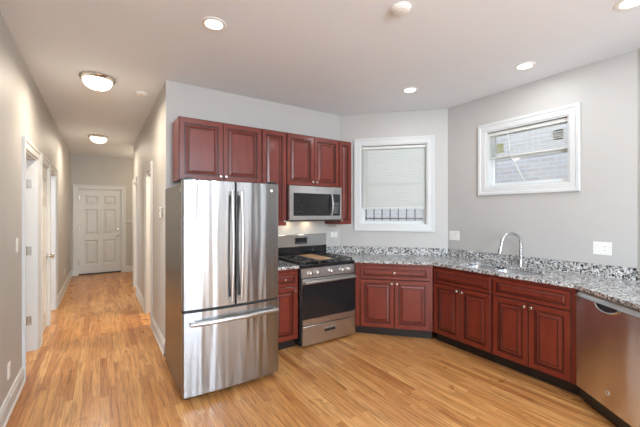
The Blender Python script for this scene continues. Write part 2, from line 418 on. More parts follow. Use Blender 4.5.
def six_panel(parent, x0, x1, z0, z1, y0, name='door_leaf', th=.038):
    mb = MB(); mb.box(x0, x1, y0+.018, y0+th, z0, z1)
    w = x1-x0; h = z1-z0; st = .115*w/.86; mid = .105*w/.86
    cols = [(x0+st, x0+w/2-mid/2), (x0+w/2+mid/2, x1-st)]
    rows = [(z0+.21*h/2.03, z0+.80*h/2.03), (z0+.93*h/2.03, z0+1.55*h/2.03), (z0+1.66*h/2.03, z0+1.88*h/2.03)]
    # stiles and rails
    xs = [x0, cols[0][0], cols[0][1], cols[1][0], cols[1][1], x1]; zs = [z0, rows[0][0], rows[0][1], rows[1][0], rows[1][1], rows[2][0], rows[2][1], z1]
    for i in range(5):
        for j in range(7):
            if i in (1, 3) and j in (1, 3, 5):
                mb.rings(xs[i], xs[i+1], zs[j], zs[j+1], [(0, y0+.0182), (0, y0), (.020, y0+.017), (.034, y0+.017), (.070, y0+.003)])
            else: mb.box(xs[i], xs[i+1], y0, y0+.0185, zs[j], zs[j+1])
    return mb.build(name, M['trim'], parent)

# entry door at the hall's end
d = sthing('door_1', 'white six-panel entry door closing the end of the hall', 'door', (0, YE, 0), 0)
door_casing(d, DX0, DX1, 2.07); jamb(d, DX0, DX1, 2.07)
leaf = six_panel(d, DX0+.016, DX1-.016, .035, 2.053, .02)
for z in (.3, 1.1, 1.85): hinge(d, DX0+.02, .016, z)
knob_set(d, DX1-.085, .02, .93)
MB().lathe([(0, 0), (.028, 0), (.028, .014), (.02, .02), (0, .02)], 16, (DX1-.085, .02, 1.07), 'y').build('deadbolt', M['nickel'], d, smooth=True)
MB().box(DX0+.016, DX1-.016, -.01, .10, 0, .033).build('threshold', M['bronze'], d)

# openings on the left wall
def left(name, label, a, b):
    d = sthing(name, label, 'doorway', (XL, 0, 0), R(90)); door_casing(d, a, b, DH); return d
d = left('door_2', 'open white-framed doorway, nearest on the left hall wall', *L1); jamb(d, L1[0], L1[1], DH)
for z in (.33, 1.08, 1.80): MB().box(L1[1]-.018, L1[1]-.012, TH-.10, TH-.062, z-.045, z+.045).tube([(L1[1]-.02, TH-.058, z-.048), (L1[1]-.02, TH-.058, z+.048)], .006, 8).build('hinge', M['nickel'], d)
d = left('door_3', 'closed white narrow closet door with knob in left hall wall', *L2); jamb(d, L2[0], L2[1], DH)
six_panel(d, L2[0]+.016, L2[1]-.016, .012, DH-.017, .006)
for z in (.33, 1.08, 1.80): hinge(d, L2[0]+.02, .002, z)
knob_set(d, L2[1]-.065, .006, .93, 1.25)
d = left('door_4', 'white doorway frame farthest along the left hall wall', *L3); jamb(d, L3[0], L3[1], DH)
# openings on the right hall wall (local x = -Y)
def right(name, label, a, b):
    d = sthing(name, label, 'doorway', (XH, 0, 0), R(-90)); door_casing(d, -b, -a, DH); jamb(d, -b, -a, DH); return d
right('door_5', 'open white-framed doorway nearest the fridge in the right hall wall', *R1)
right('door_6', 'white doorway frame farther along the right hall wall', *R2)

BB = [(0, 0), (-.017, 0), (-.017, .100), (-.013, .106), (-.011, .125), (-.006, .134), (0, .136)]
def baseboard(name, P, ang, x0, x1):
    mb = MB().profx(BB, x0, x1); mb.profx([(-.0, 0), (-.026, 0), (-.024, .010), (-.017, .016), (0, .016)], x0, x1)
    return structure(mb.build(name, M['trim'], loc=(P[0], P[1], 0), rotz=R(ang)))
baseboard('baseboard_left_near', (XL, 0), 90, YR, L1[0]-.093)
baseboard('baseboard_left_middle', (XL, 0), 90, L1[1]+.093, L2[0]-.093)
baseboard('baseboard_left_far', (XL, 0), 90, L3[1]+.093, YE)
baseboard('baseboard_hall_right', (XH, 0), -90, -(R1[0]-.093), -(YB+.005))
baseboard('baseboard_hall_right_far', (XH, 0), -90, -(R2[0]-.093), -(R1[1]+.093))
baseboard('baseboard_far', (0, YE), 0, DX1+.093, 1.9)
baseboard('baseboard_far_left', (0, YE), 0, XL, DX0-.093)
structure(MB().profx([(0, 1.22), (-.012, 1.22), (-.02, 1.235), (-.03, 1.265), (-.012, 1.285), (0, 1.29)], DX1+.095, 1.9).build('trim_chair_rail', M['trim'], loc=(0, YE, 0)))

# ------------------------------------------------------------------ windows
def window(name, label, Pt, ang, W, rail=None, th=TH, dep=.085):
    s0, s1, z0, z1 = W
    w = sthing(name, label, 'window', (Pt[0], Pt[1], 0), R(ang))
    MB().sweep([(s0, z0), (s0, z1), (s1, z1), (s1, z0)], CAS, True).build('casing', M['trim'], w)
    MB().sweep([(s0, z0), (s0, z1), (s1, z1), (s1, z0)], [(0, -.006), (-.012, -.006), (-.012, th), (0, th)], True).build('jamb_liner', M['trim'], w)
    a, b, c, e = s0+.012, s1-.012, z0+.012, z1-.012
    MB().sweep([(a, c), (a, e), (b, e), (b, c)], [(0, dep-.01), (-.030, dep-.01), (-.030, dep), (-.038, dep+.01), (-.038, dep+.045), (0, dep+.045)], True).build('sash', M['sash'], w)
    if rail: MB().box(a+.03, b-.03, dep, dep+.04, rail-.02, rail+.02).build('meeting_rail', M['sash'], w)
    MB().box(a+.036, b-.036, dep+.02, dep+.024, c+.036, e-.036).build('glass', M['glass'], w)
    return w
w1 = window('window_1', 'tall white-trimmed window with closed blind beside the cabinets', C2, A2, W2, rail=1.90)
w2 = window('window_2', 'small white-trimmed window with half-raised blind above the sink run', C3, A3, W3, rail=2.12)
for i, (a, b) in enumerate(wins):
    window('window_%d' % (i+3), 'bright living room window in the wall behind the camera', (C5.x, YR), 180, (a, b, .45, 2.4), rail=1.43)
for i, (a, b) in enumerate(SW):
    window('window_%d' % (i+4), 'unseen window added for fill light in the left wall behind the camera', (XL, 0), 90, (a, b, .45, 2.4), rail=1.43)
# blinds hang in the recesses: things of their own
def blind(label, Pt, ang, s0, s1, ztop, zbot, y, tilt):
    t = thing('window_blind', label, 'blind', (Pt[0], Pt[1], 0), R(ang), None)
    MB().box(s0, s1, y-.025, y+.02, ztop-.035, ztop).build('head_rail', M['blind'], t)
    mb = MB(); z = ztop-.05; c, s_ = math.cos(R(tilt)), math.sin(R(tilt)); hw = .0125
    while z > zbot+.02:
        pts = [(-hw*c, -hw*s_), (0, .002), (hw*c, hw*s_), (hw*c, hw*s_-.001), (0, .001), (-hw*c, -hw*s_-.001)]
        mb.profx([(y+a, z+b) for a, b in pts], s0+.004, s1-.004); z -= .0215
    mb.build('slats', M['blind'], t)
    MB().box(s0+.002, s1-.002, y-.014, y+.014, zbot, zbot+.018, .003).build('bottom_rail', M['blind'], t)
    for f in (.15, .85):
        x = s0+(s1-s0)*f; MB().tube([(x, y-.014, ztop-.03), (x, y-.014, zbot+.01)], .0009, 5).build('ladder_cord', M['blind'], t)
    return t
b1 = blind('lowered white slat blind covering most of the tall window', C2, A2, W2[0]+.018, W2[1]-.018, W2[3]-.02, 1.545, .045, 52)
b2 = blind('half-raised white slat blind with wand in the small window', C3, A3, W3[0]+.018, W3[1]-.018, W3[3]-.02, 2.125, .045, 25)
MB().tube([(W3[0]+.24, .022, 2.40), (W3[0]+.27, .018, 2.15), (W3[0]+.43, .016, 1.82)], .0045, 8).build('wand', M['blind'], b2)
MB().tube([(W2[0]+.10, .018, 2.38), (W2[0]+.10, .018, 1.62)], .003, 8).build('wand', M['blind'], b1)
# stickers on the small window's upper sash
for k, (s0, z0, w_, h_, mt, nm) in enumerate([(W3[0]+.07, 2.19, .085, .12, 'yellow_print', 'yellow sticker'), (W3[0]+.66, 2.23, .10, .11, 'grey_print', 'grey printed sticker')]):
    dep = .098
    o = MB().box(s0, s0+w_, dep, dep+.001, z0, z0+h_).build('window_sticker', M['paper'], w2)
    mb = MB()
    for i in range(4): mb.box(s0+.008, s0+w_-.008, dep-.001, dep, z0+.01+i*.027, z0+.03+i*.027)
    mb.build('printed_block', M[mt], o)
# iron window guard outside the tall window
g = thing('window_guard', 'black iron grille outside the bottom of the tall window', 'window guard', (C2.x, C2.y, 0), R(A2))
gy = TH+.08; mb = MB()
for z in (1.40, 1.545): MB().box(W2[0]-.1, W2[1]+.1, gy-.008, gy+.008, z, z+.015).build('rail', M['iron'], g)
x = W2[0]-.06
while x < W2[1]+.1:
    MB().box(x-.007, x+.007, gy-.007, gy+.007, 1.36, 1.60).build('bar', M['iron'], g); x += .115
MB().box(W2[0]-.1, W2[0]-.085, TH-.01, gy, 1.40, 1.415).build('bracket', M['iron'], g)
MB().box(W2[1]+.085, W2[1]+.1, TH-.01, gy, 1.40, 1.415).build('bracket', M['iron'], g)
# outside: neighbour's brick wall and the ground
nb = tag(MB().box(0, .3, -9, 9, -1.5, 7).build('brick_building', M['brick'], loc=(6.1, 3.2, 0)), 'pale brick wall of the neighbouring building outside the windows', 'building')
structure(MB().box(-30, 30, -30, 30, -1.7, -1.5).build('ground', M['ground']))

# ------------------------------------------------------------------ cabinets
DP = [(0, .020), (0, .003), (.003, 0), (.046, 0), (.0475, .005), (.0515, .005), (.053, .001), (.058, .001), (.060, .008), (.065, .0085), (.087, .002), (.089, .0045), (.093, .0045), (.095, .002)]
DM = [0, 1, 0, 1, 1, 1, 0, 1, 1, 0, 1, 1, 1]
def knob_c(parent, x, z):
    return MB().lathe([(0, 0), (.007, 0), (.006, .010), (.010, .014), (.015, .018), (.0155, .022), (.012, .027), (0, .029)], 14, (x, -.02, z), 'y').build('knob', M['nickel'], parent, smooth=True)
def panel(name, parent, x0, x1, z0, z1, k=None, frame=1.0):
    if min(x1-x0, z1-z0) < .19: frame = min(x1-x0, z1-z0)/.24
    prof = [(a if i < 3 else a*frame, y-.02) for i, (a, y) in enumerate(DP)]
    o = MB().rings(x0, x1, z0, z1, prof, DM).build(name, [M['cherry'], M['glaze']], parent)
    if k: knob_c(o, *k)
    return o
def base_cab(label, P, ang, w, D=.60, drawers=1, doors=2, fl=.018, fr=.018, knobside=None, toe=True, ztop=.882, false_front=False, lside=True, rside=True):
    t = thing('base_cabinet', label, 'cabinet', (P[0], P[1], 0), R(ang))
    if false_front:     # sink base: open box under the bowls
        MB().box(0, w, 0, .019, .105, ztop).box(0, .018, .019, D, .105, ztop if lside else .66).box(w-.018, w, .019, D, .105, ztop if rside else .66).box(.018, w-.018, .019, D, .105, .123).box(.018, w-.018, D-.012, D, .123, ztop).build('carcass', M['cherry'], t)
    else: MB().box(0, w, 0, D, .105, ztop).build('carcass', M['cherry'], t)
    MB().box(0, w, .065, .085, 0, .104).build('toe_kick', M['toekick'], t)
    zt, zm, zb = ztop-.030, .690, .118
    for i in range(drawers):
        a = fl+(w-fl-fr)*i/drawers; b = fl+(w-fl-fr)*(i+1)/drawers
        panel('false_drawer_front' if false_front else 'drawer', t, a+.002, b-.002, zm+.004, zt, None if false_front else ((a+b)/2, (zm+zt)/2+.002))
    for i in range(doors):
        a = fl+(w-fl-fr)*i/doors; b = fl+(w-fl-fr)*(i+1)/doors
        if doors == 2: kx = b-.030 if i == 0 else a+.030
        else: kx = b-.030 if knobside == 'r' else a+.030
        panel('door', t, a+.002, b-.002, zb, zm-.004, (kx, zm-.045))
    return t
def wall_cab(label, x0, x1, z0, z1, doors, knobside='r', sides=True):
    t = thing('wall_cabinet', label, 'cabinet', (x0, YB-.312, 0), 0); w = x1-x0
    MB().box(.0005, w-.0005, 0, .3105, z0, z1).build('carcass', M['cherry'], t)
    for i in range(doors):
        a = .004+(w-.008)*i/doors; b = .004+(w-.008)*(i+1)/doors
        if doors == 2: kx = b-.028 if i == 0 else a+.028
        else: kx = b-.028 if knobside == 'r' else a+.028
        panel('door', t, a+.001, b-.001, z0+.004, z1-.012, (kx, z0+.05 if doors == 2 or True else 0))
    return t
ZU = 2.437
wall_cab('cherry two-door wall cabinet above the fridge', .638, 1.508, 1.815, ZU, 2)
wall_cab('tall narrow cherry wall cabinet between fridge and microwave', 1.510, 1.822, 1.338, ZU, 1, 'r')
wall_cab('cherry two-door wall cabinet directly above the microwave', 1.824, 2.588, 1.815, ZU, 2)
wall_cab('slim cherry wall cabinet at the right end, beside the tall window', 2.590, 2.800, 1.338, ZU, 1, 'l')

YF = YB-.605                        # face plane of base cabinets on the back wall
base_cab('narrow cherry base cabinet between fridge and range', (1.47, YF+.0), 0, .345, doors=1, knobside='r', D=.60)
fc = corner(C3, u2, u3, .613, .613); fe = corner(C4, u3, u4, .613, .613)
Ld = (fc.x-2.607)/u2.x
p0 = fc-u2*Ld
base_cab('cherry base cabinet with a drawer, standing angled right of the range', p0, A2, Ld-.002, D=.58, fl=.062, fr=.03)
Lr = (fe-fc).length
pa = fc+u3*.002
base_cab('cherry sink cabinet on right wall, next to the angled cabinet', pa, A3, .712, D=.60, fl=.030, fr=.012, false_front=True, rside=False)
pb = fc+u3*.716
base_cab('cherry sink cabinet on right wall, next to the dishwasher', pb, A3, Lr-.720, D=.60, fl=.012, fr=.034, false_front=True, lside=False)
pd = fe+u4*.645
base_cab('cherry base cabinet beyond the dishwasher, past the frame edge', pd, A4, .60, D=.58, false_front=False)

# ------------------------------------------------------------------ countertops
GZ0, GZ1 = .884, .914
def countertop(name, outer, hole=None):
    bm = bmesh.new()
    vo = [bm.verts.new((x, y, GZ1)) for x, y in outer]; es = [bm.edges.new((vo[i], vo[(i+1) % len(vo)])) for i in range(len(vo))]
    vh = []
    if hole:
        vh = [bm.verts.new((x, y, GZ1)) for x, y in hole]; es += [bm.edges.new((vh[i], vh[(i+1) % len(vh)])) for i in range(len(vh))]
    r = bmesh.ops.triangle_fill(bm, use_beauty=True, use_dissolve=False, edges=es)
    fs = [g for g in r['geom'] if isinstance(g, bmesh.types.BMFace)]
    if not fs: fs = bm.faces[:]
    ex = bmesh.ops.extrude_face_region(bm, geom=fs)
    bmesh.ops.translate(bm, verts=[g for g in ex['geom'] if isinstance(g, bmesh.types.BMVert)], vec=(0, 0, GZ0-GZ1))
    mb = MB(); mb.bm.free(); mb.bm = bm
    return mb.build(name, M['granite'])
cc = corner(C3, u2, u3, .643, .643); ce = corner(C4, u3, u4, .643, .643)
g_ = .002
Q0 = (2.592, YB-g_); Q1 = tuple(corner(C2, V2(1, 0), u2, g_, g_)); Q2 = tuple(corner(C3, u2, u3, g_, g_)); Q3 = tuple(corner(C4, u3, u4, g_, g_))
eL = 1.475
Q4 = tuple(C4+u4*eL+n4*g_); Q5 = tuple(C4+u4*eL+n4*.643)
Q6 = tuple(ce); Q7 = tuple(cc); sfr = (cc.x-2.592)/u2.x; Q8 = (2.592, cc.y-u2.y*sfr)
# sink hole, in the right-wall frame
def rw(s_, off): p = C3+u3*s_+n3*off; return (p.x, p.y)
S0, S1, O0, O1 = .50, 1.30, .165, .545
def rrect(s0, s1, o0, o1, r=.05, n=4):
    out = []
    for cx, cy, a0 in ((s1-r, o1-r, 0), (s0+r, o1-r, 90), (s0+r, o0+r, 180), (s1-r, o0+r, 270)):
        for k in range(n+1):
            a = R(a0+90*k/n); out.append((cx+r*math.cos(a), cy+r*math.sin(a)))
    return out
ct = countertop('countertop', [Q0, Q1, Q2, Q3, Q4, Q5, Q6, Q7, Q8][::-1], [rw(a, b) for a, b in rrect(S0, S1, O0, O1)])
tag(ct, 'long speckled granite countertop wrapping from the range past the sink', 'countertop')
def strip(mbx, pts_out, pts_in, z0, z1):
    mbx.prism(list(pts_out)+list(pts_in)[::-1], z0, z1)
def bs_pts(o): return [(2.592, YB-o), tuple(corner(C2, V2(1, 0), u2, o, o)), tuple(corner(C3, u2, u3, o, o)), tuple(corner(C4, u3, u4, o, o)), tuple(C4+u4*eL+n4*o)]
mb = MB(); a, b = bs_pts(g_), bs_pts(.022)
for i in range(4): mb.prism([b[i], b[i+1], a[i+1], a[i]], GZ1+.0003, GZ1+.105)
mb.build('backsplash', M['granite'], ct)
cl = tag(countertop('countertop', [(1.395, YB-g_), (1.395, YB-.643), (1.812, YB-.643), (1.812, YB-g_)]), 'short speckled granite countertop between fridge and range', 'countertop')
MB().box(1.395, 1.812, YB-.022, YB-g_, GZ1+.0003, GZ1+.105).build('backsplash', M['granite'], cl)

# sink (undermount double bowl)
sk = thing('kitchen_sink', 'double-bowl stainless sink set under the granite below the faucet', 'sink', (*rw((S0+S1)/2, (O0+O1)/2), 0), R(A3))
def bowl(mb, x0, x1, y0, y1, zt, zb):
    def ring(d, z): return [mb.bm.verts.new((a, b, z)) for a, b in rrect(x0+d, x1-d, y0+d, y1-d, .05-d*.4)]
    rs = [ring(-.02, zt), ring(0, zt), ring(.004, zt-.02), ring(.012, zb+.03), ring(.035, zb)]
    out = [ring(-.02, zt-.003), ring(-.004, zt-.02), ring(.004, zb+.02), ring(.03, zb-.004)]
    for S in (rs, out):
        for A, B in zip(S, S[1:]):
            for k in range(len(A)): mb._q([A[k], A[(k+1) % len(A)], B[(k+1) % len(A)], B[k]])
        mb._q(S[-1])
hw = (S1-S0)/2; hd = (O1-O0)/2
for nm, x0, x1 in (('bowl', -hw+.02, -.10), ('bowl', -.055, hw-.02)):
    mb = MB(); bowl(mb, x0, x1, -hd+.02, hd-.02, .880, .70); bo = mb.build('bowl', M['sink'], sk, smooth=True)
    MB().lathe([(0, .001), (.02, .001), (.035, .004), (.042, .002)], 16, ((x0+x1)/2, 0, .700)).build('drain', M['chrome'], bo, smooth=True)
# faucet
fs_ = C3+u3*.965+n3*.085
f = thing('faucet', 'tall gooseneck pull-down faucet behind the sink', 'faucet', (fs_.x, fs_.y, GZ1), R(A3))
MB().lathe([(0, .0003), (.030, .0003), (.030, .008), (.024, .014), (.021, .05), (.020, .075), (.014, .085), (0, .085)], 20).build('base', M['chrome'], f, smooth=True)
pts = [(0, 0, .05), (0, 0, .25)]
vx, vy = -.45, -.89
rr = .108
for k in range(1, 13):
    a = math.pi*k/12*1.0; q = rr-rr*math.cos(a); pts.append((vx*q, vy*q, .25+rr*1.0*math.sin(a)))
pts.append((vx*(2*rr+.006), vy*(2*rr+.006), .215))
MB().tube(pts, .016, 14).build('spout', M['chrome'], f, smooth=True)
e0 = Vector((vx*(2*rr+.006), vy*(2*rr+.006), .22)); 
MB().tube([e0, e0+Vector((vx*.006, vy*.006, -.02)), e0+Vector((vx*.014, vy*.014, -.055)), e0+Vector((vx*.018, vy*.018, -.075))], [.016, .019, .021, .021], 14).build('spray_head', M['chrome'], f, smooth=True)
MB().tube([(.018, 0, .055), (.05, -.01, .075), (.085, -.02, .105)], [.010, .008, .006], 10).build('lever', M['chrome'], f, smooth=True)

# ------------------------------------------------------------------ fridge
FX0, FX1, FY = .533, 1.350, 2.70
fr = thing('refrigerator', 'stainless french-door fridge with bottom freezer beside the hall', 'refrigerator', (FX0, FY, 0), 0)
FW = FX1-FX0
MB().box(.004, FW-.004, .075, .86, .025, 1.725, .006).build('cabinet_body', M['fridge_side'], fr)
MB().box(.02, FW-.02, .055, .075, .02, .06).build('grille', M['black_plastic'], fr)
def bowed(x0, x1, z0, z1, name, parent, th=.070, bulge=.024, m='steel'):
    mb = MB(); n = 16; bm = mb.bm
    def yf(x):
        t = (x/FW)*2-1; return -bulge*(1-t*t)
    fr_, bk = [], []
    def xq(i): return x0+(x1-x0)*i/n
    prof = []
    for i in range(n+1):
        x = xq(i); y = yf(x)
        if i == 0 or i == n: prof.append((x, y+.008))
        else: prof.append((x, y))
    prof.insert(1, (x0+.006, yf(x0+.006)+.0005)); prof.insert(-1, (x1-.006, yf(x1-.006)+.0005))
    pts = prof+[(x1, th), (x0, th)]
    mb.prism(pts, z0, z1)
    return mb.build(name, M[m], parent, smooth=True)
xm = FW/2
dl = bowed(0, xm-.004, .730, 1.745, 'left_door', fr); dr = bowed(xm+.004, FW, .730, 1.745, 'right_door', fr)
dz = bowed(0, FW, .055, .706, 'freezer_drawer', fr)
def yb(x): t = (x/FW)*2-1; return -.024*(1-t*t)
def vhandle(parent, x):
    y = yb(x); pts = []
    n = 14; z0, z1 = .765, 1.665
    for i in range(n+1):
        t = i/n; pts.append((x, y-.030-.028*math.sin(math.pi*t), z0+(z1-z0)*t))
    mb = MB().tube(pts, .0105, 12, sx=1.35)
    for z in (z0+.015, z1-.015): mb.box(x-.012, x+.012, y-.036, y+.004, z-.018, z+.018, .003)
    return mb.build('handle', M['steel_plain'], parent, smooth=True)
vhandle(dl, xm-.040); vhandle(dr, xm+.040)
pts = []; n = 18; xa, xb = .050, FW-.030
for i in range(n+1):
    t = i/n; x = xa+(xb-xa)*t; pts.append((x, yb(x)-.032-.020*math.sin(math.pi*t), .622+.008*math.sin(math.pi*t)))
mb = MB().tube(pts, .019, 12)
for x in (xa+.015, xb-.015): mb.box(x-.018, x+.018, yb(x)-.038, yb(x)+.004, .610, .638, .003)
mb.build('handle', M['steel_plain'], dz, smooth=True)
for x in (.05, FW-.05): MB().box(x-.035, x+.035, .015, .11, 1.7455, 1.768, .006).build('hinge_cover', M['black_plastic'], fr)
MB().box(.01, FW-.01, .012, .074, .707, .729).build('door_gasket', M['black_plastic'], fr)
def badge(parent, x, y, z, r=.013):
    b = MB().lathe([(0, .002), (r*.8, .002), (r*.85, .003), (r, .003), (r, 0)], 20, (x, y, z), 'y').build('badge', M['badge'], parent)
    text_mesh('monogram', 'GE', r*1.05, M['dark_slot'], b, (x, y-.0022, z), (R(90), 0, 0), .0003)
badge(dr, FW-.075, yb(FW-.075)-.0005, 1.685)
MB().box(.0, .0035, .11, .13, 1.66, 1.69).build('side_label', M['paper'], fr)

# ------------------------------------------------------------------ range
RX0, RX1, RY = 1.822, 2.580, 3.115
rg = thing('gas_range', 'freestanding stainless gas range with black oven glass below the microwave', 'range', (RX0, RY, 0), 0)
RW = RX1-RX0; BD = YB-.006-RY
MB().box(0, RW, .012, BD-.01, .035, .895).build('body', M['black'], rg)
for x in (.05, RW-.05):
    for y in (.1, BD-.1): MB().lathe([(0, 0), (.02, 0), (.02, .036), (0, .036)], 10, (x, y, 0)).build('foot', M['black_plastic'], rg)
MB().box(0, RW, -.004, BD-.055, .872, .913, .004).build('cooktop', M['black'], rg)
MB().profx([(-.006, .768), (.0115, .768), (.0115, .871), (.0, .871)], .012, RW-.004).build('control_panel', M['steel_plain'], rg)
for x in (.120, .215, .405, .565, .660):
    z = .818; yk = -.0035
    MB().lathe([(0, 0), (.026, 0), (.025, .008), (.020, .012), (.019, .032), (.014, .035), (0, .035)], 20, (x, yk, z), 'y').box(x-.005, x+.005, yk-.044, yk-.006, z-.019, z+.019, .003).build('knob', M['nickel'], rg, smooth=True)
# oven door
od = MB().box(.012, RW-.004, -.022, .0115, .245, .757, .004).build('oven_door', M['steel_plain'], rg)
MB().box(.014, RW-.006, -.025, -.021, .315, .700).build('door_glass', M['black'], od)
MB().box(.14, RW-.14, -.0256, -.025, .375, .600).build('inner_window', M['display'], od)
mb = MB().tube([(.016, -.070, .728), (RW-.03, -.070, .728)], .014, 14)
for x in (.035, RW-.05): mb.box(x-.014, x+.014, -.070, -.020, .718, .738, .003)
mb.build('handle', M['steel_plain'], od, smooth=True)
text_mesh('monogram', 'GE', .018, M['dark_slot'], od, (RW/2, -.0232, .282), (R(90), 0, 0))
dw_ = MB().box(.012, RW-.004, -.022, .0115, .028, .236, .004).build('storage_drawer', M['steel_plain'], rg)
MB().box(RW/2-.075, RW/2+.075, -.0232, -.021, .140, .178).build('handle_recess', M['black_plastic'], dw_)
MB().box(RW/2-.085, RW/2+.085, -.034, -.022, .172, .186, .003).build('pull_lip', M['steel_plain'], dw_)
# burners + grates
for x, y in ((.14, .17), (.14, .42), (RW-.14, .17), (RW-.14, .42), (RW/2, .30)):
    MB().lathe([(0, 0), (.050, 0), (.050, .008), (.036, .012), (.036, .020), (.030, .024), (0, .024)], 18, (x, y, .912)).build('burner', M['black_plastic'], rg)
def grate(x0, x1):
    mb = MB(); y0, y1 = .035, BD-.075; z = .948; r = .0085
    for x in (x0, x1): mb.box(x-r, x+r, y0, y1, z-.012, z, .002)
    for y in (y0, (y0+y1)/2, y1): mb.box(x0, x1, y-r, y+r, z-.012, z, .002)
    xc = (x0+x1)/2
    for yc in (y0+(y1-y0)*.25, y0+(y1-y0)*.75):
        for dx, dy in ((1, 0), (-1, 0), (0, 1), (0, -1)):
            if dx: mb.box(min(xc+dx*.03, xc+dx*(x1-x0)/2), max(xc+dx*.03, xc+dx*(x1-x0)/2), yc-.006, yc+.006, z-.010, z+.004, .002)
            else:
                L_ = (y1-y0)/4; mb.box(xc-.006, xc+.006, min(yc+dy*.03, yc+dy*L_), max(yc+dy*.03, yc+dy*L_), z-.010, z+.004, .002)
    for x in (x0, x1):
        for y in (y0, y1): mb.box(x-r, x+r, y-r, y+r, .912, z-.01)
    return mb.build('grate', M['iron'], rg)
grate(.020, .262); grate(RW-.262, RW-.020)
g2 = MB()
for x in (.276, RW-.276): g2.box(x-.007, x+.007, .035, BD-.075, .936, .948, .002)
for y in (.035, BD-.075): g2.box(.276, RW-.276, y-.008, y+.008, .936, .948, .002)
for x in (.276, RW-.276):
    for y in (.035, BD-.075): g2.box(x-.007, x+.007, y-.007, y+.007, .912, .94)
g2.build('grate', M['iron'], rg)
gd = MB().box(.284, RW-.284, .075, BD-.115, .940, .953, .004)
gd.build('griddle', M['griddle'], rg)
# backguard
MB().box(0, RW, BD-.052, BD, .895, 1.050, .004).build('rear_vent_panel', M['black'], rg)
bgp = MB().box(0, RW, BD-.045, BD, 1.051, 1.205, .004).build('backguard', M['steel_plain'], rg)
dp = MB().box(RW*.42-.09+.04, RW*.42+.09+.04, BD-.048, BD-.0445, 1.085, 1.165).build('display', M['display'], bgp)
mb = MB()
for i in range(6): mb.box(RW*.42-.04+i*.026, RW*.42-.026+i*.026, BD-.0487, BD-.048, 1.094, 1.102)
mb.build('touch_keys', M['grey_print'], dp)

# ------------------------------------------------------------------ microwave
mwY = YB-.405
mw = thing('microwave', 'stainless over-the-range microwave with black window', 'microwave', (1.8235, mwY+.012, 1.388), 0)
MW = .762; MH = .422
MB().box(.002, MW-.002, .03, .391, 0, MH, .003).build('body', M['steel_plain'], mw)
dm = MB().box(0, MW-.150, 0, .029, .015, MH-.0, .004).build('door', M['steel_plain'], mw)
MB().box(.055, MW-.1505, -.002, .001, .066, .335).build('door_window', M['black'], dm)
MB().box(.10, MW-.235, -.0028, -.002, .10, .300).build('mesh_screen', M['display'], dm)
mb = MB(); pts = []
for i in range(11):
    t = i/10; pts.append((MW-.172, -.018-.026*math.sin(math.pi*t), .07+.27*t))
mb.tube(pts, .010, 12)
for z in (.08, .33): mb.box(MW-.182, MW-.162, -.024, .002, z-.012, z+.012, .002)
mb.build('handle', M['steel_plain'], dm, smooth=True)
cp = MB().box(MW-.149, MW, 0, .029, .015, MH, .004).build('control_panel', M['steel_plain'], mw)
pd_ = MB().box(MW-.148, MW-.030, -.002, .001, .066, .335).build('keypad', M['black'], cp)
mb = MB()
for i in range(3):
    for j in range(5): mb.box(MW-.132+i*.028, MW-.114+i*.028, -.0026, -.002, .10+j*.028, .114+j*.028)
mb.build('keys', M['grey_print'], pd_)
text_mesh('monogram', 'GE', .018, M['dark_slot'], dm, (MW/2, -.0008, .378), (R(90), 0, 0))
MB().box(.01, MW-.01, .004, .03, 0, .013).build('bottom_vent', M['black_plastic'], mw)
for x in (.12, MW-.35):
    MB().box(x, x+.09, .30, .35, -.004, 0).build('cooktop_lamp', M['led'], mw)
    l = area('cooktop_lamp_light', (x+.045, .325, -.010), (0, 0, 0), .08, .05, .3, (1, .80, .52)); l.parent = mw

# ------------------------------------------------------------------ dishwasher
dwp = fe+u4*.022
dw = thing('dishwasher', 'stainless dishwasher with pocket handle at the right edge', 'dishwasher', (dwp.x, dwp.y, 0), R(A4))
DWW = .615
MB().box(.004, DWW-.004, .005, .57, .03, .872).build('tub_body', M['black_plastic'], dw)
MB().box(.004, DWW-.004, .03, .05, .0, .11).build('toe_kick', M['toekick'], dw)
MB().profx([(-.030, .834), (.004, .834), (.004, .878), (.0, .878), (-.028, .838)], 0, DWW).build('control_strip', M['steel_plain'], dw)
# door panel with a pocket scooped from its top edge
mb = MB(); xc = DWW*.5; hwid = .105
N_ = 16
bot = .118; top = .829
prev = None; bm = mb.bm
top_pts = [(0, top)]
for i in range(N_+1):
    t = i/N_; a = math.pi*t
    top_pts.append((xc-hwid+2*hwid*t, top-.040*math.sin(a)**.6))
top_pts.append((DWW, top))
outline = [(DWW, bot), (0, bot)]+top_pts
fa = [bm.verts.new((x, -.022, z)) for x, z in outline]; fb = [bm.verts.new((x, .004, z)) for x, z in outline]
mb._q(fa); mb._q(fb[::-1])
for i in range(len(outline)): mb._q([fa[i], fa[(i+1) % len(outline)], fb[(i+1) % len(outline)], fb[i]])
bmesh.ops.triangulate(bm, faces=[f_ for f_ in bm.faces if len(f_.verts) > 4])
dd = mb.build('door', M['steel_smooth'], dw)
pts = [(x, -.026-.010*math.sin(math.pi*i/N_), z-.004) for i, (x, z) in enumerate(top_pts[1:-1])]
MB().tube(pts, .008, 10).build('pocket_handle', M['chrome'], dd, smooth=True)
MB().box(xc-hwid-.02, xc+hwid+.02, -.012, -.008, top-.046, top+.002).build('pocket_back', M['black_plastic'], dd)
badge(dd, .315, -.022, .225, .016)
MB().box(.012, .03, -.0226, -.022, .80, .826).build('energy_mark', M['dark_slot'], dw)

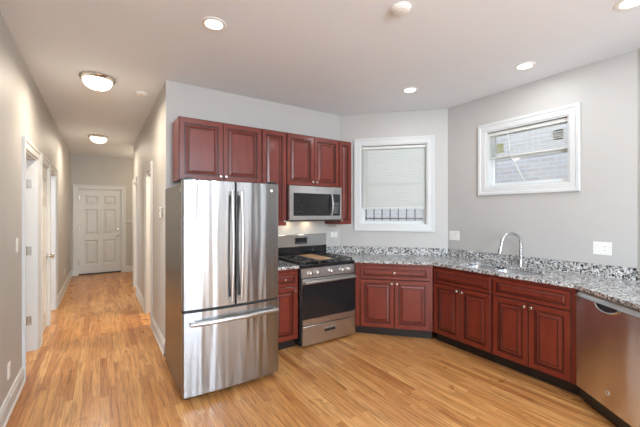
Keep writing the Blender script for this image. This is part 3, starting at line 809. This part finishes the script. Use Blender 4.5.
# ------------------------------------------------------------------ plates on walls
def plate(kind, label, P, ang, x, z, gangs, w=None, h=.118):
    w = w or (.072 if gangs == 1 else .118)
    t = thing(kind, label, 'light switch' if 'switch' in kind else 'outlet', (P[0], P[1], 0), R(ang))
    MB().box(x-w/2, x+w/2, -.006, -.0003, z-h/2, z+h/2, .002).build('cover_plate', M['white_plastic'], t)
    for g in range(gangs):
        cx = x+(g-(gangs-1)/2)*.046
        if kind == 'light_switch' or (kind == 'switch_and_outlet' and g == 0):
            MB().box(cx-.016, cx+.016, -.009, -.006, z-.033, z+.033, .0015).build('rocker', M['white_plastic'], t)
        else:
            s_ = MB().box(cx-.016, cx+.016, -.0075, -.006, z-.033, z+.033, .0015).build('socket', M['white_plastic'], t)
            for dz_ in (-.018, .018):
                for dx in (-.006, .006): MB().box(cx+dx-.001, cx+dx+.001, -.0079, -.0075, z+dz_-.003, z+dz_+.005).build('slot', M['dark_slot'], s_)
    return t
plate('light_switch', 'white light switch on left wall beside the nearest doorway', (XL, 0), 90, 3.66, 1.22, 1)
plate('wall_outlet', 'white outlet low on the left wall near the camera', (XL, 0), 90, 3.37, .30, 1)
plate('wall_outlet', 'white outlet low on the left wall near the entry door', (XL, 0), 90, 8.15, .34, 1)
plate('wall_outlet', 'white outlet plate on back wall between range and tall window', (0, YB), 0, 2.745, 1.185, 1, .118, .078)
plate('switch_and_outlet', 'white wall plate next to the corner, right of the tall window', C3, A3, .10, 1.192, 2, .15)
plate('switch_and_outlet', 'wide white wall plate with switch and outlet right of the faucet', C3, A3, 1.632, 1.165, 2, .135)
tm = thing('thermostat', 'small white thermostat on hall wall beside the fridge', 'thermostat', (XH, 0, 0), R(-90))
MB().box(-4.06, -3.96, -.024, -.0003, 1.44, 1.55, .004).build('housing', M['white_plastic'], tm)
MB().box(-4.035, -3.985, -.0248, -.024, 1.50, 1.53).build('screen', M['grey_print'], tm)

# ------------------------------------------------------------------ ceiling fixtures
def downlight(x, y, label):
    t = thing('recessed_downlight', label, 'ceiling light', (x, y, H), 0, 'recessed ceiling lights')
    MB().lathe([(.062, .0), (.062, -.004), (.066, -.007), (.088, -.005), (.090, 0)], 32).build('trim_ring', M['white_plastic'], t, smooth=True)
    MB().lathe([(0, -.003), (.061, -.003), (.061, -.001), (0, -.001)], 32).build('lens', M['lens'], t)
    d = bpy.data.lights.new('downlight_lamp', 'AREA'); d.shape = 'DISK'; d.size = .12; d.energy = DOWN_W; d.color = DOWN_C
    o = bpy.data.objects.new('downlight_lamp', d); COL.objects.link(o); o.parent = t; o.location = (0, 0, -.012)
    return t
downlight(.698, 2.452, 'recessed ceiling light in front of the fridge, nearest the hall')
downlight(2.915, 2.538, 'recessed ceiling light closest to the corner by the tall window')
downlight(3.344, 1.521, 'recessed ceiling light above the sink run, near the small window')
downlight(2.916, .668, 'recessed ceiling light cut by the upper right corner of view')
downlight(.9, -1.2, 'recessed light added as fill behind the camera, out of view')  # this and the following downlights are unseen additions that brighten the room
downlight(2.0, -3.6, 'recessed light added as fill deepest in the living room, out of view')
downlight(.3, -3.6, 'recessed light added as fill in the living room by the left wall, out of view')
def dome(x, y, label, watts=24, col=(1, .87, .70), unseen_fill=False):
    t = thing('flush_dome_light', label, 'ceiling light', (x, y, H), 0, None if unseen_fill else 'flush dome lights in the hall')
    MB().lathe([(0, 0), (.155, 0), (.160, -.012), (.153, -.028), (.138, -.038), (.130, -.036), (.130, -.02), (0, -.02)], 40).build('rim', M['nickel'], t, smooth=True)
    MB().lathe([(.129, -.034), (.126, -.062), (.110, -.090), (.080, -.112), (.040, -.124), (.010, -.126)], 40).build('glass_bowl', M['bowl'], t, smooth=True)
    MB().lathe([(0, -.124), (.012, -.125), (.012, -.131), (.006, -.135), (.008, -.141), (0, -.146)], 12).build('finial', M['nickel'], t, smooth=True)
    d = bpy.data.lights.new('dome_lamp', 'AREA'); d.shape = 'DISK'; d.size = .2; d.energy = watts; d.color = col
    l = bpy.data.objects.new('dome_lamp', d); COL.objects.link(l); l.parent = t; l.location = (0, 0, -.15)
    d.spread = math.pi
    if unseen_fill: l.data.energy *= .3; room_light('dome_lamp', (0, 0, -.62), watts, col, .12).parent = t  # extra point lamp hung below the dome to brighten ceiling and walls
    return t
dome(-.02, 4.08, 'nickel-rimmed frosted dome light, nearer one in the hall')
dome(-.02, 7.2, 'nickel-rimmed frosted dome light, farther one in the hall')
dome(1.1, -1.6, 'flush dome light added as unseen fill in the living room behind the camera', 180, (.78, .90, 1), True)  # unseen living room domes, added to light the ceiling
dome(1.1, -4.0, 'flush dome light added as unseen fill deepest in the living room', 180, (.78, .90, 1), True)
def detector(x, y, r, label, name='smoke_detector'):
    t = thing(name, label, 'smoke detector', (x, y, H), 0)
    MB().lathe([(0, 0), (r, 0), (r, -.014), (r*.95, -.018), (0, -.018)], 32).build('base', M['white_plastic'], t, smooth=True)
    MB().lathe([(0, -.0185), (r*.86, -.0185), (r*.84, -.022), (r*.76, -.026), (r*.35, -.027), (0, -.027)], 32).build('cover', M['white_plastic'], t, smooth=True)
    MB().lathe([(0, -.0273), (r*.22, -.0273), (r*.2, -.029), (0, -.029)], 20).build('test_button', M['paper'], t)
    return t
detector(1.70, 1.56, .068, 'round white smoke detector on the kitchen ceiling')
detector(.40, 4.32, .060, 'small white smoke detector on ceiling at the hall entrance')
